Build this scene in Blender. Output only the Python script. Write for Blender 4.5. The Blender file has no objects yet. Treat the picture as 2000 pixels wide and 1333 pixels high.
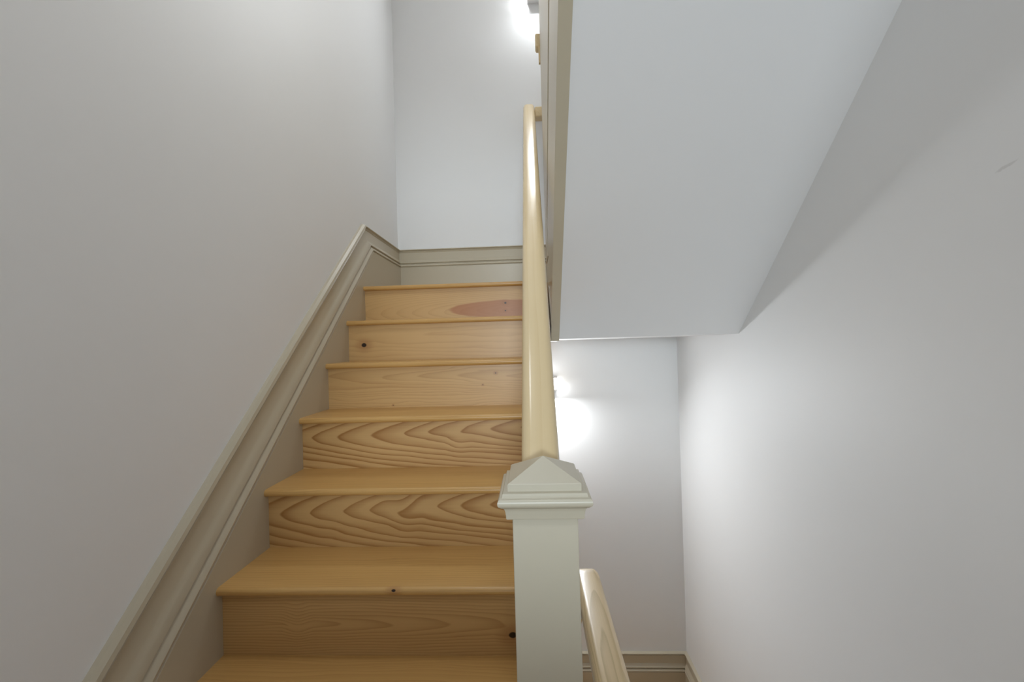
import bpy, bmesh, math, random
from mathutils import Vector, Matrix
random.seed(4)
C = bpy.context.scene.collection
scn = bpy.context.scene

# ------------------------------------------------------------------ camera / exposure
EYE = 2.336                       # eye height above the lower landing floor
F, PITCH, YAW, ROLL = 866.2325, 0.0091, 0.0443, -0.0286


def place_camera():
    cp, sp, cy, sy = math.cos(PITCH), math.sin(PITCH), math.cos(YAW), math.sin(YAW)
    M = Matrix(((cy, -sy, 0), (sy, cy, 0), (0, 0, 1))) @ Matrix(((1, 0, 0), (0, cp, -sp), (0, sp, cp)))
    rt, fw, up = M @ Vector((1, 0, 0)), M @ Vector((0, 1, 0)), M @ Vector((0, 0, 1))
    cr, sr = math.cos(ROLL), math.sin(ROLL)
    X = rt * cr + up * sr
    Y = up * cr - rt * sr
    Z = -fw
    cd = bpy.data.cameras.new('camera')
    cd.sensor_width = 36
    cd.lens = F * 36 / 2000
    cd.clip_start = 0.02
    co = bpy.data.objects.new('camera', cd)
    C.objects.link(co)
    co.matrix_world = Matrix(((X.x, Y.x, Z.x, 0), (X.y, Y.y, Z.y, 0), (X.z, Y.z, Z.z, EYE), (0, 0, 0, 1)))
    scn.camera = co


place_camera()
w = bpy.data.worlds.new('world')
scn.world = w
w.use_nodes = True
w.node_tree.nodes['Background'].inputs[0].default_value = (0.75, 0.85, 1.0, 1)
w.node_tree.nodes['Background'].inputs[1].default_value = 0.0
scn.view_settings.view_transform = 'Standard'
scn.view_settings.look = 'None'
scn.view_settings.gamma = 1
scn.view_settings.use_curve_mapping = False
scn.view_settings.exposure = 0.0
# watts: upper sconce sides / bottom / top / front, the same for the lower sconce, then added fill over landing and stairs, and from behind the camera
P_LIGHT = dict(ud=0.8, ub=2.3, uu=2.5, uf=7.5, ld=0.25, lb=11.5, lu=0.15, lf=4.8, fl=5.0, st=5.0, wc=120.0)
GLOW = 3.0
LAMP_COL = (0.92, 0.96, 1.0)
FILL_COL = (0.90, 0.95, 1.0)
DAY_FILL_COL = (0.85, 0.925, 1.0)


def area_light(name, loc, size, power, col, rot, parent=None):
    d = bpy.data.lights.new(name, 'AREA')
    d.shape = 'DISK'
    d.size = size
    d.energy = power
    d.color = col
    o = bpy.data.objects.new(name, d)
    C.objects.link(o)
    o.location = loc
    o.rotation_euler = rot
    if parent:
        o.parent = parent
    return o


# ------------------------------------------------------------------ measured dimensions
XL, XR, YB = -0.8565, 0.9422, 2.9306
WL = XL - 0.020                   # left wall plane
Y0, RUN, RISE, Z0 = 1.1457, 0.21875, 0.19, -0.6262 + EYE
OV, TN = 0.0243, 0.0225
S = RISE / RUN
ZC = 0.0222 + EYE                 # underside of the upper landing
YS = 2.0634                       # where the sloping soffit starts
ZUP = Z0 + 5 * RISE               # upper landing
ZMID = Z0 - 4 * RISE              # landing under the camera
YMID = Y0 - 4 * RUN
YN = -0.6                         # wall behind the camera
XS0, XS1 = 0.090, 0.127           # board closing the upper flight
ZT = 2.70 + EYE                   # top of the stairwell


# ------------------------------------------------------------------ materials
def new_mat(name):
    m = bpy.data.materials.new(name)
    m.use_nodes = True
    nt = m.node_tree
    return m, nt, nt.nodes['Principled BSDF']


class N:
    """small helper for building node trees"""

    def __init__(s, nt):
        s.nt = nt

    def add(s, t, **kw):
        n = s.nt.nodes.new(t)
        for k, v in kw.items():
            setattr(n, k, v)
        return n

    def link(s, a, b):
        s.nt.links.new(a, b)

    def put(s, sock, v):
        if hasattr(v, 'is_output'):
            s.link(v, sock)
        else:
            sock.default_value = v

    def math(s, op, a, b=None, clamp=False):
        n = s.add('ShaderNodeMath', operation=op, use_clamp=clamp)
        s.put(n.inputs[0], a)
        if b is not None:
            s.put(n.inputs[1], b)
        return n.outputs[0]

    def comb(s, x, y, z):
        n = s.add('ShaderNodeCombineXYZ')
        for i, v in enumerate((x, y, z)):
            s.put(n.inputs[i], v)
        return n.outputs[0]

    def noise(s, vec, scale, detail=2.0, rough=0.5):
        n = s.add('ShaderNodeTexNoise')
        s.link(vec, n.inputs['Vector'])
        n.inputs['Scale'].default_value = scale
        n.inputs['Detail'].default_value = detail
        n.inputs['Roughness'].default_value = rough
        return n.outputs['Fac']

    def mix(s, fac, a, b):
        n = s.add('ShaderNodeMix', data_type='RGBA')
        s.put(n.inputs['Factor'], fac)
        s.put(n.inputs['A'], a)
        s.put(n.inputs['B'], b)
        return n.outputs['Result']

    def sstep(s, v, lo, hi):
        n = s.add('ShaderNodeMapRange', interpolation_type='SMOOTHSTEP')
        s.put(n.inputs['Value'], v)
        n.inputs['From Min'].default_value = lo
        n.inputs['From Max'].default_value = hi
        return n.outputs['Result']


def paint(name, col, rough=0.55, bump=0.02, scale=260, mark=None, spec=0.35):
    m, nt, b = new_mat(name)
    n = N(nt)
    b.inputs['Roughness'].default_value = rough
    b.inputs['Specular IOR Level'].default_value = spec
    tc = n.add('ShaderNodeTexCoord')
    v = n.noise(tc.outputs['Object'], 3.0, 2)
    c = n.mix(n.math('MULTIPLY', v, 0.5), (*col, 1), (*[k * 0.965 for k in col], 1))
    if mark:                       # a faint scuff on the plaster
        (my, mz, ang, ln, wd) = mark
        sp = n.add('ShaderNodeSeparateXYZ')
        n.link(tc.outputs['Object'], sp.inputs[0])
        dy = n.math('SUBTRACT', sp.outputs['Y'], my)
        dz = n.math('SUBTRACT', sp.outputs['Z'], mz)
        ca, sa = math.cos(ang), math.sin(ang)
        a = n.math('ADD', n.math('MULTIPLY', dy, ca), n.math('MULTIPLY', dz, sa))
        q = n.math('SUBTRACT', n.math('MULTIPLY', dz, ca), n.math('MULTIPLY', dy, sa))
        wob = n.math('MULTIPLY', n.math('SUBTRACT', n.noise(tc.outputs['Object'], 60, 2), 0.5), wd * 3)
        q = n.math('ADD', q, wob)
        d = n.math('ADD', n.math('POWER', n.math('ABSOLUTE', n.math('DIVIDE', a, ln)), 2.0),
                   n.math('POWER', n.math('ABSOLUTE', n.math('DIVIDE', q, wd)), 2.0))
        f = n.math('MULTIPLY', n.math('SUBTRACT', 1.0, n.sstep(d, 0.2, 1.0)), 0.22)
        c = n.mix(f, c, (0.30, 0.28, 0.25, 1))
    n.link(c, b.inputs['Base Color'])
    bp = n.add('ShaderNodeBump')
    bp.inputs['Strength'].default_value = bump
    bp.inputs['Distance'].default_value = 0.002
    n.link(n.noise(tc.outputs['Object'], scale, 3), bp.inputs['Height'])
    n.link(bp.outputs[0], b.inputs['Normal'])
    return m


def pine(name, axis='X', centre=(0.4, 0.1), stretch=0.16, freq=46.0, contrast=0.55, fine=0.35, knots=(), patch=None,
         seed=0.0, light=(0.63, 0.395, 0.165), dark=(0.37, 0.175, 0.048), rough=0.34, warp=0.05, flip=1.0, slope=0.0, kinks=(), pn=2.0, tilt=0.0, uneven=0.0):
    """varnished pine: a cathedral of growth rings around (centre along grain, centre across), stretched along it"""
    m, nt, b = new_mat(name)
    n = N(nt)
    b.inputs['Roughness'].default_value = rough
    b.inputs['Specular IOR Level'].default_value = 0.45
    tc = n.add('ShaderNodeTexCoord')
    sp = n.add('ShaderNodeSeparateXYZ')
    n.link(tc.outputs['Object'], sp.inputs[0])
    X, Y, Z = sp.outputs
    if axis == 'X':                # grain along x: across is z plus y so it wraps round a nosing
        a, t = X, n.math('ADD', Z, n.math('MULTIPLY', Y, flip))
    else:                          # grain along y
        a, t = Y, n.math('ADD', X, n.math('MULTIPLY', n.math('SUBTRACT', Z, n.math('MULTIPLY', Y, slope)), flip))
    p = n.comb(n.math('MULTIPLY', a, 1.0), n.math('MULTIPLY', t, 6.0), seed)
    w1 = n.math('SUBTRACT', n.noise(p, 2.2, 2, 0.5), 0.5)
    w2 = n.math('SUBTRACT', n.noise(p, 9.0, 2, 0.5), 0.5)
    tw = n.math('ADD', t, n.math('ADD', n.math('MULTIPLY', w1, warp), n.math('MULTIPLY', w2, warp * 0.16)))
    aw = n.math('ADD', a, n.math('MULTIPLY', w1, warp * 2.2))
    # rings bend round each knot
    kd_all = None
    kh_all = None
    for (ka, kt, kr) in knots:
        da = n.math('DIVIDE', n.math('SUBTRACT', a, ka), kr * 1.25)
        dt = n.math('DIVIDE', n.math('SUBTRACT', t, kt), kr)
        d = n.math('SQRT', n.math('ADD', n.math('MULTIPLY', da, da), n.math('MULTIPLY', dt, dt)))
        d = n.math('ADD', d, n.math('MULTIPLY', w2, 0.9))
        kd = n.math('SUBTRACT', 1.0, n.sstep(d, 0.75, 1.2))
        kh = n.math('SUBTRACT', 1.0, n.sstep(d, 0.9, 5.5))
        kd_all = kd if kd_all is None else n.math('MAXIMUM', kd_all, kd)
        kh_all = kh if kh_all is None else n.math('MAXIMUM', kh_all, kh)
        tw = n.math('ADD', tw, n.math('MULTIPLY', kh, kr * 0.8))
    for (ka, kt, kr, amp) in kinks:      # a wrinkle in the rings without a knot
        da = n.math('DIVIDE', n.math('SUBTRACT', a, ka), kr)
        dt = n.math('DIVIDE', n.math('SUBTRACT', t, kt), kr * 1.6)
        d = n.math('SQRT', n.math('ADD', n.math('MULTIPLY', da, da), n.math('MULTIPLY', dt, dt)))
        tw = n.math('ADD', tw, n.math('MULTIPLY', n.math('SUBTRACT', 1.0, n.sstep(d, 0.0, 1.0)), amp))
    da = n.math('MULTIPLY', n.math('SUBTRACT', aw, centre[0]), stretch)
    dt = n.math('SUBTRACT', tw, centre[1])
    if tilt:
        dt = n.math('SUBTRACT', dt, n.math('MULTIPLY', n.math('SUBTRACT', aw, centre[0]), tilt))
    r = n.math('POWER', n.math('ADD', n.math('POWER', n.math('ABSOLUTE', da), pn), n.math('POWER', n.math('ABSOLUTE', dt), pn)), 1.0 / pn)
    if uneven:                     # good and bad years: rings wide and narrow
        r = n.math('ADD', r, n.math('MULTIPLY', n.math('SUBTRACT', n.noise(n.comb(r, seed, 0.0), 38.0, 2, 0.6), 0.5), uneven))
    ph = n.math('FRACT', n.math('MULTIPLY', r, freq))
    # pale earlywood slowly darkening to a sharp latewood line
    ring = n.math('POWER', ph, 2.2)
    ring = n.math('MULTIPLY', ring, n.math('SUBTRACT', 1.0, n.sstep(ph, 0.90, 1.0)))
    fib = n.noise(n.comb(n.math('MULTIPLY', a, 3.0), n.math('MULTIPLY', t, 260.0), seed + 3), 1.0, 3, 0.6)
    big = n.noise(n.comb(n.math('MULTIPLY', a, 2.0), n.math('MULTIPLY', t, 14.0), seed + 7), 1.0, 2, 0.5)
    f = n.math('ADD', n.math('MULTIPLY', ring, contrast * 1.5),
               n.math('ADD', n.math('MULTIPLY', n.math('SUBTRACT', fib, 0.5), fine),
                      n.math('MULTIPLY', n.math('SUBTRACT', big, 0.45), 0.55)), clamp=True)
    c = n.mix(f, (*light, 1), (*dark, 1))
    if patch:                      # reddish heartwood streak ending in a rounded tip
        (pa, pt, la, lt) = patch
        da = n.math('DIVIDE', n.math('SUBTRACT', a, pa), la)
        dt = n.math('DIVIDE', n.math('SUBTRACT', t, pt), lt)
        d = n.math('ADD', n.math('MULTIPLY', da, da), n.math('MULTIPLY', dt, dt))
        d = n.math('ADD', d, n.math('MULTIPLY', w2, 0.25))
        c = n.mix(n.math('MULTIPLY', n.math('SUBTRACT', 1.0, n.sstep(d, 0.88, 1.06)), 0.74), c, (0.40, 0.135, 0.042, 1))
    if kd_all is not None:
        c = n.mix(n.math('MULTIPLY', kh_all, 0.45), c, (0.33, 0.13, 0.04, 1))
        c = n.mix(kd_all, c, (0.022, 0.009, 0.004, 1))
    n.link(c, b.inputs['Base Color'])
    bp = n.add('ShaderNodeBump')
    bp.inputs['Strength'].default_value = 0.05
    bp.inputs['Distance'].default_value = 0.001
    n.link(fib, bp.inputs['Height'])
    n.link(bp.outputs[0], b.inputs['Normal'])
    return m


def glow(name, col, strength):
    m, nt, b = new_mat(name)
    b.inputs['Base Color'].default_value = (*col, 1)
    b.inputs['Emission Color'].default_value = (*col, 1)
    b.inputs['Emission Strength'].default_value = strength
    return m


WALL = (0.86, 0.86, 0.855)
M_wall = paint('white_wall_paint', WALL)
M_wallr = paint('white_wall_paint_scuffed', WALL, mark=(0.912, 0.324 + EYE, 2.9, 0.026, 0.0035))
M_ceil = paint('white_ceiling_paint', (0.86, 0.86, 0.86), rough=0.8)
M_trim = paint('greige_gloss_paint', (0.55, 0.49, 0.37), rough=0.32, bump=0.01, scale=120, spec=0.5)
M_newel = paint('pale_greige_gloss_paint', (0.61, 0.56, 0.44), rough=0.35, bump=0.01, scale=120, spec=0.5)
M_metal = paint('white_powder_coat', (0.78, 0.78, 0.78), rough=0.4, bump=0.0)


# ------------------------------------------------------------------ mesh helpers
def obj(name, bm, mat, parent=None, origin=None, smooth=None):
    bmesh.ops.recalc_face_normals(bm, faces=bm.faces)
    if origin is not None:
        bmesh.ops.translate(bm, vec=-Vector(origin), verts=bm.verts)
    me = bpy.data.meshes.new(name)
    bm.to_mesh(me)
    bm.free()
    me.materials.append(mat)
    o = bpy.data.objects.new(name, me)
    C.objects.link(o)
    if smooth:
        me.shade_smooth()
        try:
            me.set_sharp_from_angle(angle=smooth)
        except Exception:
            pass
    if origin is not None:
        o.location = origin
    if parent:
        o.parent = parent
        o.location = Vector(o.location) - Vector(parent.location)
        if parent.parent:
            o.location = Vector(o.location) - Vector(parent.parent.location)
    return o


def box(bm, x0, x1, y0, y1, z0, z1):
    vs = [bm.verts.new((x, y, z)) for x in (x0, x1) for y in (y0, y1) for z in (z0, z1)]
    for f in ((0, 1, 3, 2), (4, 6, 7, 5), (0, 4, 5, 1), (2, 3, 7, 6), (0, 2, 6, 4), (1, 5, 7, 3)):
        bm.faces.new([vs[i] for i in f])


def prism_x(bm, pts, x0, x1):
    """closed (y,z) outline extruded along x"""
    a = [bm.verts.new((x0, y, z)) for y, z in pts]
    b = [bm.verts.new((x1, y, z)) for y, z in pts]
    n = len(pts)
    bm.faces.new(a)
    bm.faces.new(b[::-1])
    for i in range(n):
        bm.faces.new((a[i], a[(i + 1) % n], b[(i + 1) % n], b[i]))


def sweep(bm, rings, closed=True, caps=True):
    vs = [[bm.verts.new(p) for p in r] for r in rings]
    n = len(rings[0])
    for k in range(len(vs) - 1):
        for i in range(n if closed else n - 1):
            j = (i + 1) % n
            bm.faces.new((vs[k][i], vs[k][j], vs[k + 1][j], vs[k + 1][i]))
    if caps and closed:
        bm.faces.new(vs[0])
        bm.faces.new(vs[-1][::-1])


def struct(name, bm, mat, **kw):
    o = obj(name, bm, mat, **kw)
    o['kind'] = 'structure'
    return o


def thing(name, label, cat, loc, group=None):
    o = bpy.data.objects.new(name, None)
    o.empty_display_size = 0.05
    C.objects.link(o)
    o.location = loc
    o['label'] = label
    o['category'] = cat
    if group:
        o['group'] = group
    return o


# ------------------------------------------------------------------ room shell
bm = bmesh.new(); box(bm, WL - 0.1, WL, YN, YB + 0.1, -0.1, ZT + 0.1); struct('wall_left', bm, M_wall)
bm = bmesh.new(); box(bm, XR, XR + 0.1, YN, YB + 0.1, -0.1, ZT + 0.1); struct('wall_right', bm, M_wallr)
bm = bmesh.new(); box(bm, WL, XR, YB, YB + 0.1, -0.1, ZT + 0.1); struct('wall_back', bm, M_wall)
WX0, WX1, WZ0, WZ1 = -0.50, 0.72, EYE - 0.34, EYE + 0.78     # added window opening, sized to shape the fill light
bm = bmesh.new()
for a0, a1, b0, b1 in ((WL - 0.1, XR + 0.1, -0.1, WZ0), (WL - 0.1, XR + 0.1, WZ1, ZT + 0.1), (WL - 0.1, WX0, WZ0, WZ1), (WX1, XR + 0.1, WZ0, WZ1)):
    box(bm, a0, a1, YN - 0.1, YN, b0, b1)
struct('wall_near', bm, M_wall)

# sloping underside of the upper flight, with the flat underside of the upper landing
YF = 0.45
ZF = ZC + (YS - YF) * S
bm = bmesh.new()
prism_x(bm, [(YB, ZC), (YS, ZC), (YF, ZF), (YN, ZF), (YN, ZF + 0.3), (YF + 0.2, ZF + 0.3), (2.24, ZUP - 0.02), (YB, ZUP - 0.02)],
        XS1, XR)
struct('ceiling', bm, M_ceil)
# stairwell over the left flight: underside of the next storey's flight
bm = bmesh.new()
prism_x(bm, [(YB, ZT), (YS, ZT), (YF, ZF), (YN, ZF), (YN, ZF + 0.3), (YF, ZF + 0.3), (2.0, ZT + 0.1), (YB, ZT + 0.1)], WL, XS1)
struct('ceiling', bm, M_ceil)
bm = bmesh.new(); box(bm, XS1, XR, 0.45, YB, ZT, ZT + 0.1); struct('ceiling', bm, M_ceil)

M_floor = pine('pine_floor', 'X', centre=(0.1, 0.3), freq=60, contrast=0.3)
bm = bmesh.new(); box(bm, WL, XR, YN, YMID - 0.0, ZMID - 0.2, ZMID); struct('floor', bm, M_floor)
bm = bmesh.new(); box(bm, WL, XR, 0.3, YB, -0.05, 0.0); struct('floor', bm, M_floor)
# left half of the upper landing behind its nosing board
bm = bmesh.new(); box(bm, XL, XS1, Y0 + 5 * RUN + 0.09, YB - 0.024, ZUP - 0.2, ZUP); struct('floor', bm, M_floor)

# wall that carries the left flight, and the board closing the upper flight
bm = bmesh.new()
ya, yb = 0.845, 2.05
nl = lambda y: Z0 + (y - Y0) * S
prism_x(bm, [(ya, 0), (2.24, 0), (2.24, ZUP - 0.03), (Y0 + 5 * RUN - 0.01, ZUP - 0.03), (ya, nl(ya) - 0.02)], 0.056, 0.080)
struct('wall_inner', bm, M_wall)

ZSB = ZC - 0.010
YE = 2.32                          # far end of the board
bm = bmesh.new()
prism_x(bm, [(YE, ZSB), (YS, ZSB), (YF, ZSB + (YS - YF) * S), (YF, ZT), (YE, ZT)], XS0 + 0.004, XS1)
trim1 = struct('trim_1', bm, M_trim)
# string board along its lower edge, a groove, and a flat panel above it
hs_ = 0.585
bm = bmesh.new()
prism_x(bm, [(YE, ZSB), (YS, ZSB), (YF, ZSB + (YS - YF) * S), (YF, ZSB + (YS - YF) * S + hs_), (2.09, ZSB + (YS - 2.09) * S + hs_), (2.09, ZUP + 0.085),
             (YE, ZUP + 0.085)], XS0, XS0 + 0.004)
obj('string_board', bm, M_trim, parent=trim1)
hg = hs_ + 0.045
bm = bmesh.new()
prism_x(bm, [(2.11, ZSB + (YS - 2.11) * S + hg), (YF, ZSB + (YS - YF) * S + hg), (YF, ZT), (YE, ZT), (YE, ZUP + 0.095), (2.11, ZUP + 0.095)],
        XS0 - 0.002, XS0 + 0.004)
obj('panel', bm, M_trim, parent=trim1)

# ------------------------------------------------------------------ skirting
# (out from wall, drop below the top on the slope, drop on the level)
PROF = [(0, 0, 0), (0.010, 0.002, 0.001), (0.0185, 0.014, 0.004), (0.0200, 0.029, 0.008), (0.0095, 0.034, 0.012), (0.0070, 0.041, 0.016),
        (0.0115, 0.047, 0.020), (0.0080, 0.053, 0.024), (0.0080, 0.115, 0.072), (0.0125, 0.140, 0.081), (0.0205, 0.165, 0.091),
        (0.0205, 0.170, 0.094), (0.0110, 0.1745, 0.0975), (0.0110, 0.179, 0.1005), (0.0190, 0.190, 0.105), (0.0240, 0.208, 0.113),
        (0.0230, 0.216, 0.1165), (0.0160, 0.2195, 0.1185), (0.0160, 0.223, 0.120), (0.0205, 0.230, 0.124), (0.020, 0.234, 0.127),
        (0.020, 0.56, 0.36), (0, 0.56, 0.36)]
SK, BBH = 0.2939, 0.3348
zt = ZUP + BBH
yc = Y0 + (zt - Z0 - SK) / S
ylow = 0.22
bm = bmesh.new()
r0, r1, r2 = [], [], []
for o_, ws, wl in PROF:
    x = WL + o_
    r0.append((x, ylow, zt - ws + (ylow - yc) * S))
    ym = yc + (ws - wl) / S
    if wl > 0.3:
        ym = yc + (PROF[-3][1] - PROF[-3][2]) / S
    r1.append((x, ym, zt - wl if wl < 0.3 else min(zt - wl, zt - ws + (ym - yc) * S)))
    r2.append((x, YB - o_, zt - wl))
sweep(bm, [r0, r1, r2])
struct('baseboard_left', bm, M_trim, smooth=math.radians(24))


def level_board(name, p0, p1, out, top, drop):
    """skirting between two points along a wall; 'out' points into the room"""
    bm = bmesh.new()
    d = (Vector(p1) - Vector(p0)).normalized()
    rings = []
    for P, sgn in ((Vector(p0), 1), (Vector(p1), -1)):
        ring = []
        for o_, ws, wl in PROF:
            q = P + Vector(out) * o_ + d * sgn * o_
            ring.append((q.x, q.y, top - (wl if wl < 0.3 else drop)))
        rings.append(ring)
    sweep(bm, rings)
    return struct(name, bm, M_trim, smooth=math.radians(24))


level_board('baseboard_back', (WL, YB, 0), (XS1 + 0.4, YB, 0), (0, -1, 0), zt, BBH)
ZLB = -2.0116 + EYE
level_board('baseboard_back', (0.05, YB, 0), (XR, YB, 0), (0, -1, 0), ZLB, ZLB)
level_board('baseboard_right', (XR, 0.6, 0), (XR, YB, 0), (-1, 0, 0), ZLB, ZLB)

# ------------------------------------------------------------------ staircase
stair = thing('staircase', 'straight flight of varnished pine treads and risers rising to the upper landing', 'staircase',
              (0, Y0, ZMID))
NOSE = [(0.0, -0.0125)]
RISER_MAT = {
    0: dict(centre=(-0.42, -0.012), stretch=0.050, freq=135, contrast=0.40, warp=0.022, fine=0.25, kinks=[(-0.25, -0.01, 0.05, 0.012)]),
    1: dict(centre=(0.66, 0.050), stretch=0.165, freq=62, contrast=0.80, warp=0.026, pn=1.55, tilt=0.035, uneven=0.020, kinks=[(-0.02, 0.02, 0.07, 0.020), (-0.25, -0.02, 0.06, -0.006)]),
    2: dict(centre=(0.66, 0.052), stretch=0.140, freq=66, contrast=0.86, warp=0.024, pn=1.5, tilt=0.030, uneven=0.020, kinks=[(0.12, 0.0, 0.06, 0.010)]),
    3: dict(centre=(0.75, 0.030), stretch=0.045, freq=105, contrast=0.30, warp=0.060, fine=0.3, uneven=0.02),
    4: dict(centre=(0.30, 0.020), stretch=0.05, freq=48, contrast=0.20, warp=0.050, fine=0.2),
    5: dict(centre=(0.45, -0.048), stretch=0.10, freq=120, contrast=0.20, warp=0.016, fine=0.2),
}
for k in range(-3, 6):
    y, z = Y0 + k * RUN, Z0 + k * RISE
    xr = 0.052 if k >= -1 else -0.044
    yb_ = y + RUN + OV if k < 5 else y + 0.09
    # tread with a half-round nosing
    r_ = TN / 2
    pts = [(yb_, z - TN), (yb_, z)]
    for i in range(9):
        a = math.radians(90 + i * 22.5)
        pts.append((y + r_ * 0.95 + r_ * 0.95 * math.cos(a), z - r_ + r_ * math.sin(a)))
    bm = bmesh.new()
    prism_x(bm, pts, XL, xr)
    kn = [(-0.3788 + 0.4, 0.0078, 0.0046)] if k == 0 else []
    org = (-0.4, y, z - 0.012)
    mt = pine('pine_tread', 'X', centre=(random.uniform(-0.2, 0.2), -0.35 - random.random() * 0.2), stretch=0.05, freq=85, contrast=0.24, uneven=0.03,
              fine=0.35, seed=k * 3.7 + 20, knots=kn, rough=0.28, flip=1.0,
              light=(0.62, 0.368, 0.128), dark=(0.36, 0.165, 0.040))
    obj('tread', bm, mt, parent=stair, origin=org, smooth=math.radians(35))
    # riser
    kw = dict(RISER_MAT.get(k, dict(contrast=0.3, freq=60)))
    org = (-0.4, y + OV, z - RISE / 2)
    def loc(p, r=None):
        return (p[0] + 0.4, p[1] + EYE - org[2]) + ((r,) if r else ())
    if k == 0:
        kw['knots'] = [loc((-0.072, -0.7619), 0.0085)]
    if k == 3:
        kw['knots'] = [loc((-0.1524, -0.1134), 0.0022), loc((-0.2068, -0.1607), 0.0014), loc((-0.5839, -0.2367), 0.0014)]
    if k == 4:
        kw['knots'] = [loc((-0.785, 0.0183), 0.0088)]
    if k == 5:
        kw['knots'] = [loc((-0.1289, 0.2166), 0.0045), loc((-0.13, 0.1773), 0.003)]
        kw['patch'] = loc((-0.09, 0.188)) + (0.335, 0.045)
    bm = bmesh.new()
    box(bm, XL, xr, y + OV, y + OV + 0.018, z - RISE - TN if k > -3 else ZMID, z - TN)
    obj('riser', bm, pine('pine_riser', 'X', seed=k * 5.1, rough=0.36, **kw), parent=stair, origin=org)

# ------------------------------------------------------------------ newel post
NX, NY, NS = 0.01366, 0.7816, 0.107
newel = thing('newel_post', 'square greige painted newel post with moulded pyramid cap at the foot of the handrail', 'newel post',
              (NX, NY, ZMID))


def square_tiers(tiers):
    bm = bmesh.new()
    rings = []
    for s_, z in tiers:
        h = s_ / 2
        rings.append([(NX - h, NY - h, z + EYE), (NX + h, NY - h, z + EYE), (NX + h, NY + h, z + EYE), (NX - h, NY + h, z + EYE)])
    sweep(bm, rings)
    return bm


sh = obj('shaft', square_tiers([(NS, -0.283), (NS, ZMID - EYE)]), M_newel, parent=newel)
bv = sh.modifiers.new('bevel', 'BEVEL'); bv.width = 0.0015; bv.segments = 2
cove = [(0.144, -0.2605)]
for i in range(7):
    a = i / 6
    cove.append((0.139 - 0.0115 * math.sin(a * math.pi / 2), -0.2625 - 0.012 * (1 - math.cos(a * math.pi / 2))))
bead = []
for i in range(9):
    a = math.radians(80 - i * 20)
    bead.append((0.1435 + 0.0085 * math.cos(a), -0.2535 + 0.0065 * math.sin(a)))
moul = obj('cap_moulding', square_tiers([(0.121, -0.2385), (0.1345, -0.2395), (0.1365, -0.241), (0.1375, -0.2445), (0.141, -0.2465)] + bead + cove +
           [(0.1265, -0.2755), (0.1265, -0.281), (0.1235, -0.283), (0.10, -0.283)]), M_newel, parent=newel, smooth=math.radians(38))
bm = bmesh.new()
hb = 0.1195 / 2
for_z = [(-0.2385, hb), (-0.2275, hb), (-0.2262, hb - 0.001)]
rings = [[(NX - h, NY - h, z + EYE), (NX + h, NY - h, z + EYE), (NX + h, NY + h, z + EYE), (NX - h, NY + h, z + EYE)] for z, h in for_z]
rings.append([(NX - 0.0015, NY - 0.0015, -0.1965 + EYE), (NX + 0.0015, NY - 0.0015, -0.1965 + EYE), (NX + 0.0015, NY + 0.0015, -0.1965 + EYE),
              (NX - 0.0015, NY + 0.0015, -0.1965 + EYE)])
sweep(bm, rings)
obj('cap_pyramid', bm, M_newel, parent=newel)

# ------------------------------------------------------------------ handrails
RAILW, RAILH = 0.072, 0.052


def rail_section(wd, hh, n=7):
    """rounded handrail outline in (across, up), up=0 at the crown"""
    pts = []
    r = 0.021
    for cx_, cz_, a0 in ((wd / 2 - r, -r, 0), (-wd / 2 + r, -r, 90)):
        for i in range(n):
            a = math.radians(a0 + 90 * i / (n - 1))
            pts.append((cx_ + r * math.cos(a), cz_ + r * math.sin(a)))
    pts += [(-wd / 2 + 0.001, -hh * 0.72), (-wd / 2 + 0.008, -hh * 0.80), (-wd / 2 + 0.012, -hh), (wd / 2 - 0.012, -hh), (wd / 2 - 0.008, -hh * 0.80),
            (wd / 2 - 0.001, -hh * 0.72)]
    return pts


def rail_mesh(stations, width=RAILW, first=None):
    """stations: (x centre, y, z crown); section kept plumb"""
    bm = bmesh.new()
    sec = rail_section(width, RAILH)
    rings = [[(x + a, y, z + max(u * hs, -lim)) for a, u in sec] for x, y, z, hs, lim in [(*q, 1.0)[:5] for q in stations]]
    if first:
        rings[0] = [first(a, u) for a, u in sec]
        sweep(bm, rings, caps=False)
        bm.verts.ensure_lookup_table()
        v0 = bm.verts[:len(sec)]
        rows = [(6 - i, 7 + i) for i in range(7)] + [(19, 14), (18, 15), (17, 16)]
        for (r0_, l0_), (r1_, l1_) in zip(rows, rows[1:]):
            bm.faces.new((v0[r0_], v0[l0_], v0[l1_], v0[r1_]))
        bm.faces.new(bm.verts[-len(sec):])
    else:
        sweep(bm, rings)
    return bm


M_rail = pine('pine_handrail', 'Y', centre=(0.3, -0.05), stretch=0.03, freq=42, contrast=0.16, fine=0.22, seed=3.3, light=(0.76, 0.60, 0.36),
              dark=(0.62, 0.43, 0.20), rough=0.22, warp=0.02, slope=S)
M_rail2 = pine('pine_handrail_figured', 'Y', centre=(0.2, 0.0), stretch=0.10, freq=60, contrast=0.50, fine=0.4, uneven=0.03, seed=9.1, light=(0.66, 0.50, 0.28),
               dark=(0.42, 0.30, 0.13), rough=0.3, warp=0.05)
rail = thing('handrail', 'pale pine handrail climbing from the newel post beside the stairs', 'handrail', (0.01, 0.836, -0.208 + EYE))
z1 = -0.208 + EYE
YR = 2.875
cs = 1 / math.cos(math.atan(S))


def cut_to_cap(a, u):
    """lower end of the rail, scribed to the back slope of the newel cap"""
    u = u * cs
    y = min(0.8262 - u / 1.3623, 0.8424)
    return (0.0100 + a, y, max(z1 + (y - 0.8358) * S + u, -0.2375 + EYE))


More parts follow.
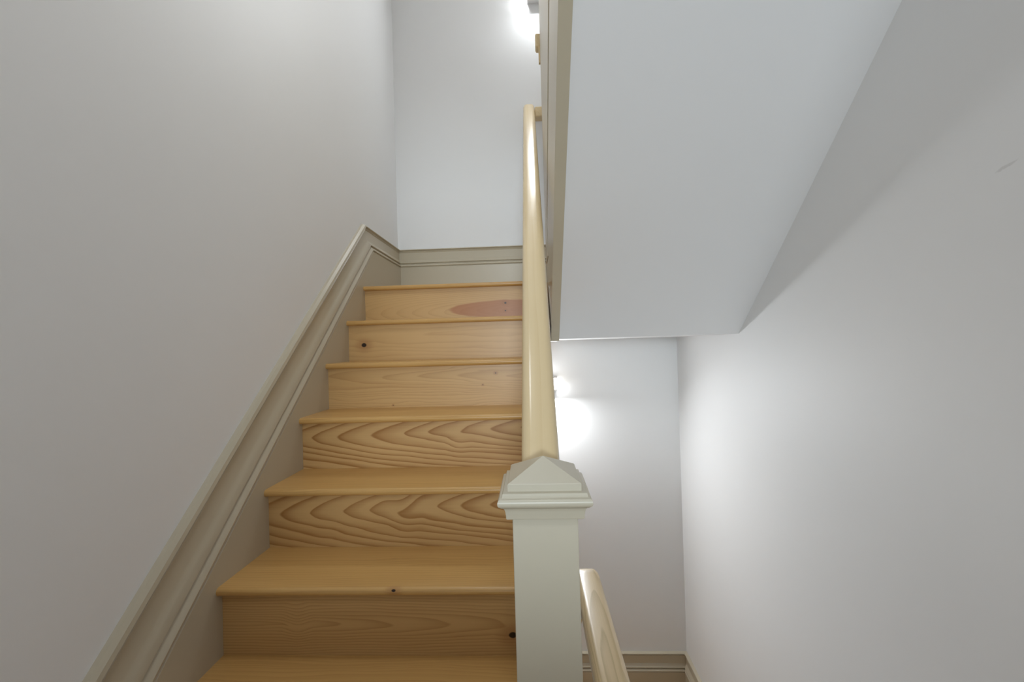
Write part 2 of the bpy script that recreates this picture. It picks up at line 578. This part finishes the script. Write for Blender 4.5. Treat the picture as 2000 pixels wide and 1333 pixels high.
obj('rail', rail_mesh([(0.0100, 0.8425, z1, cs), (0.0100, 0.8426, z1 + 0.0058, cs, 0.034), (0.0101, 0.8590, z1 + 0.0201, cs, 0.048), (0.0101, 0.8593, z1 + 0.0204, cs), (0.0255, YR, z1 + (YR - 0.8358) * S, cs)], first=cut_to_cap), M_rail, parent=rail,
    origin=(0.018, 0.836, z1), smooth=math.radians(50))
zr = z1 + (YR - 0.836) * S
bm = bmesh.new()
box(bm, 0.062, 0.20, YR - 0.075, YR - 0.005, zr - 0.120, zr - 0.055)
rt = obj('rail_return', bm, M_rail, parent=rail, origin=(0.1, YR - 0.04, zr - 0.05))
bv = rt.modifiers.new('bevel', 'BEVEL'); bv.width = 0.008; bv.segments = 3
bm = bmesh.new()
box(bm, 0.15, 0.17, YR - 0.006, YB, zr - 0.09, zr - 0.06)
obj('wall_bracket', bm, M_rail, parent=rail)

rail_b = thing('handrail', 'short stub of pine handrail poking past the edge of the board above the landing', 'handrail', (0.12, YE + 0.03, 1.55 + EYE))
bm = bmesh.new()
box(bm, 0.064, 0.205, YE + 0.001, YE + 0.06, 1.565 + EYE, 1.640 + EYE)
rb = obj('rail_return', bm, M_rail, parent=rail_b, origin=(0.12, YE + 0.03, 1.55 + EYE))
bv = rb.modifiers.new('bevel', 'BEVEL'); bv.width = 0.010; bv.segments = 3
zz = 1.62 + EYE
obj('rail', rail_mesh([(0.170, YE + 0.001, zz, 1.3), (0.170, 1.55, zz + (YE - 1.55) * S, 1.3)]), M_rail, parent=rail_b, origin=(0.17, YE, zz),
    smooth=math.radians(50))
bm = bmesh.new()
box(bm, 0.080, 0.100, YE + 0.001, YE + 0.020, 1.48 + EYE, 1.566 + EYE)
obj('bracket', bm, M_rail, parent=rail_b)

# lower handrail: runs level behind the newel post, then dips down with the lower flight
rail_c = thing('handrail', 'figured pine handrail of the lower flight, low down behind the newel post', 'handrail', (0.166, 0.84, -0.76 + EYE))
hz = -0.755 + EYE
xc = 0.1605
st = [(xc, 0.30, hz, 1.0), (xc, 1.0, hz, 1.0), (xc, 1.47, hz, 1.0)]
for i in range(1, 7):
    a = i / 6
    st.append((xc, 1.47 + 0.10 * a, hz - 0.10 * S * a * a / 2, 1.0 + 0.3 * a))
st.append((xc, 2.05, st[-1][2] - (2.05 - 1.57) * S, 1.3))
obj('rail', rail_mesh(st, 0.081), M_rail2, parent=rail_c, origin=(0.166, 0.84, hz), smooth=math.radians(50))
bm = bmesh.new()
box(bm, 0.080, 0.122, 1.30, 1.33, hz - 0.045, hz - 0.02)
obj('bracket', bm, M_metal, parent=rail_c)


# ------------------------------------------------------------------ wall sconces
M_glow = glow('lamp_diffuser', (1.0, 0.97, 0.92), GLOW)


def sconce(key, xc, zb, label, w=0.122, d=0.10, h=0.085):
    """frosted box between two metal plates, throwing most of its light sideways and down the wall"""
    t = thing('wall_sconce', label, 'wall light', (xc, YB, zb), 'box-shaped wall lights on the back wall')
    x0, x1, y1, y0 = xc - w / 2, xc + w / 2, YB, YB - d
    bm = bmesh.new(); box(bm, x0 + 0.002, x1 - 0.002, y0 + 0.002, y1 - 0.001, zb + 0.006, zb + h - 0.006)
    obj('diffuser', bm, M_glow, parent=t)
    bm = bmesh.new(); box(bm, x0, x1, y0, y1 - 0.0005, zb, zb + 0.006); obj('bottom_plate', bm, M_metal, parent=t)
    bm = bmesh.new(); box(bm, x0, x1, y0, y1 - 0.0005, zb + h - 0.006, zb + h); obj('top_plate', bm, M_metal, parent=t)
    for sx in (-1, 1):
        area_light('lamp_side', (sx * (w / 2 + 0.004), -0.045, 0.022), 0.03, P_LIGHT[key + 'd'] / 2, LAMP_COL, (0, -sx * math.radians(30), 0), t)
        area_light('lamp_up', (sx * w * 0.3, -0.07, h + 0.004), 0.03, P_LIGHT[key + 'u'] / 2, LAMP_COL, (math.pi, 0, 0), t)
    area_light('lamp_down', (0, -0.088, -0.004), 0.05, P_LIGHT[key + 'b'], LAMP_COL, (-math.radians(33), 0, 0), t)
    area_light('lamp_front', (0, -d - 0.004, 0.02), 0.07, P_LIGHT[key + 'f'], LAMP_COL, (-math.pi / 2, 0, 0), t)
    return t


sconce('u', 0.0955, 2.262 + EYE, 'white wall light on the back wall high above the upper landing')
sconce('l', 0.0955, -0.297 + EYE, 'white wall light on the lower back wall, half hidden behind the handrail')

# unseen round fill lamps, added on the landing ceiling and the underside over the stairs
def flush_fill(key, loc, tilt, label):
    t = thing('fill_lamp', label, 'added fill light', loc)
    t.rotation_euler = (tilt, 0, 0)
    bm = bmesh.new()
    sweep(bm, [[(r * math.cos(i * math.pi / 16), r * math.sin(i * math.pi / 16), z) for i in range(32)]
               for r, z in ((0.15, 0), (0.15, -0.02), (0.14, -0.03))])
    o = obj('rim', bm, M_metal)
    o.parent = t
    area_light('lamp', (0, 0, -0.04), 0.28, P_LIGHT[key], FILL_COL, (0, 0, 0), t)


flush_fill('fl', (0.0, -0.35, ZF), 0, 'round flush fill lamp added over the landing behind the camera')
ylamp = 1.0
flush_fill('st', (-0.4, ylamp, ZF + (ylamp - YF) * (ZT - ZF) / (YS - YF)), math.atan((ZT - ZF) / (YS - YF)) * 0.6,
           'round flush fill lamp added over the left flight of stairs')

# unseen window added behind the camera to let in and shape a fill light
mg, nt, b = new_mat('added_window_glass')
tr = nt.nodes.new('ShaderNodeBsdfTransparent')
tr.inputs[0].default_value = (0.95, 0.97, 0.97, 1)
nt.links.new(tr.outputs[0], nt.nodes['Material Output'].inputs['Surface'])
bm = bmesh.new()
for a0, a1, b0, b1 in ((WX0, WX1, WZ0, WZ0 + 0.04), (WX0, WX1, WZ1 - 0.04, WZ1), (WX0, WX0 + 0.04, WZ0 + 0.04, WZ1 - 0.04),
                       (WX1 - 0.04, WX1, WZ0 + 0.04, WZ1 - 0.04)):
    box(bm, a0, a1, YN - 0.08, YN - 0.04, b0, b1)
win = struct('added_window_1', bm, M_trim)
bm = bmesh.new(); box(bm, WX0 + 0.04, WX1 - 0.04, YN - 0.064, YN - 0.058, WZ0 + 0.04, WZ1 - 0.04); obj('pane', bm, mg, parent=win)
sky_fill = area_light('daylight_fill', (0.05, -4.0, EYE + 0.10), 0.9, P_LIGHT['wc'], DAY_FILL_COL, (math.pi / 2, 0, 0))  # area lamp added outside as fill, aimed through the added window
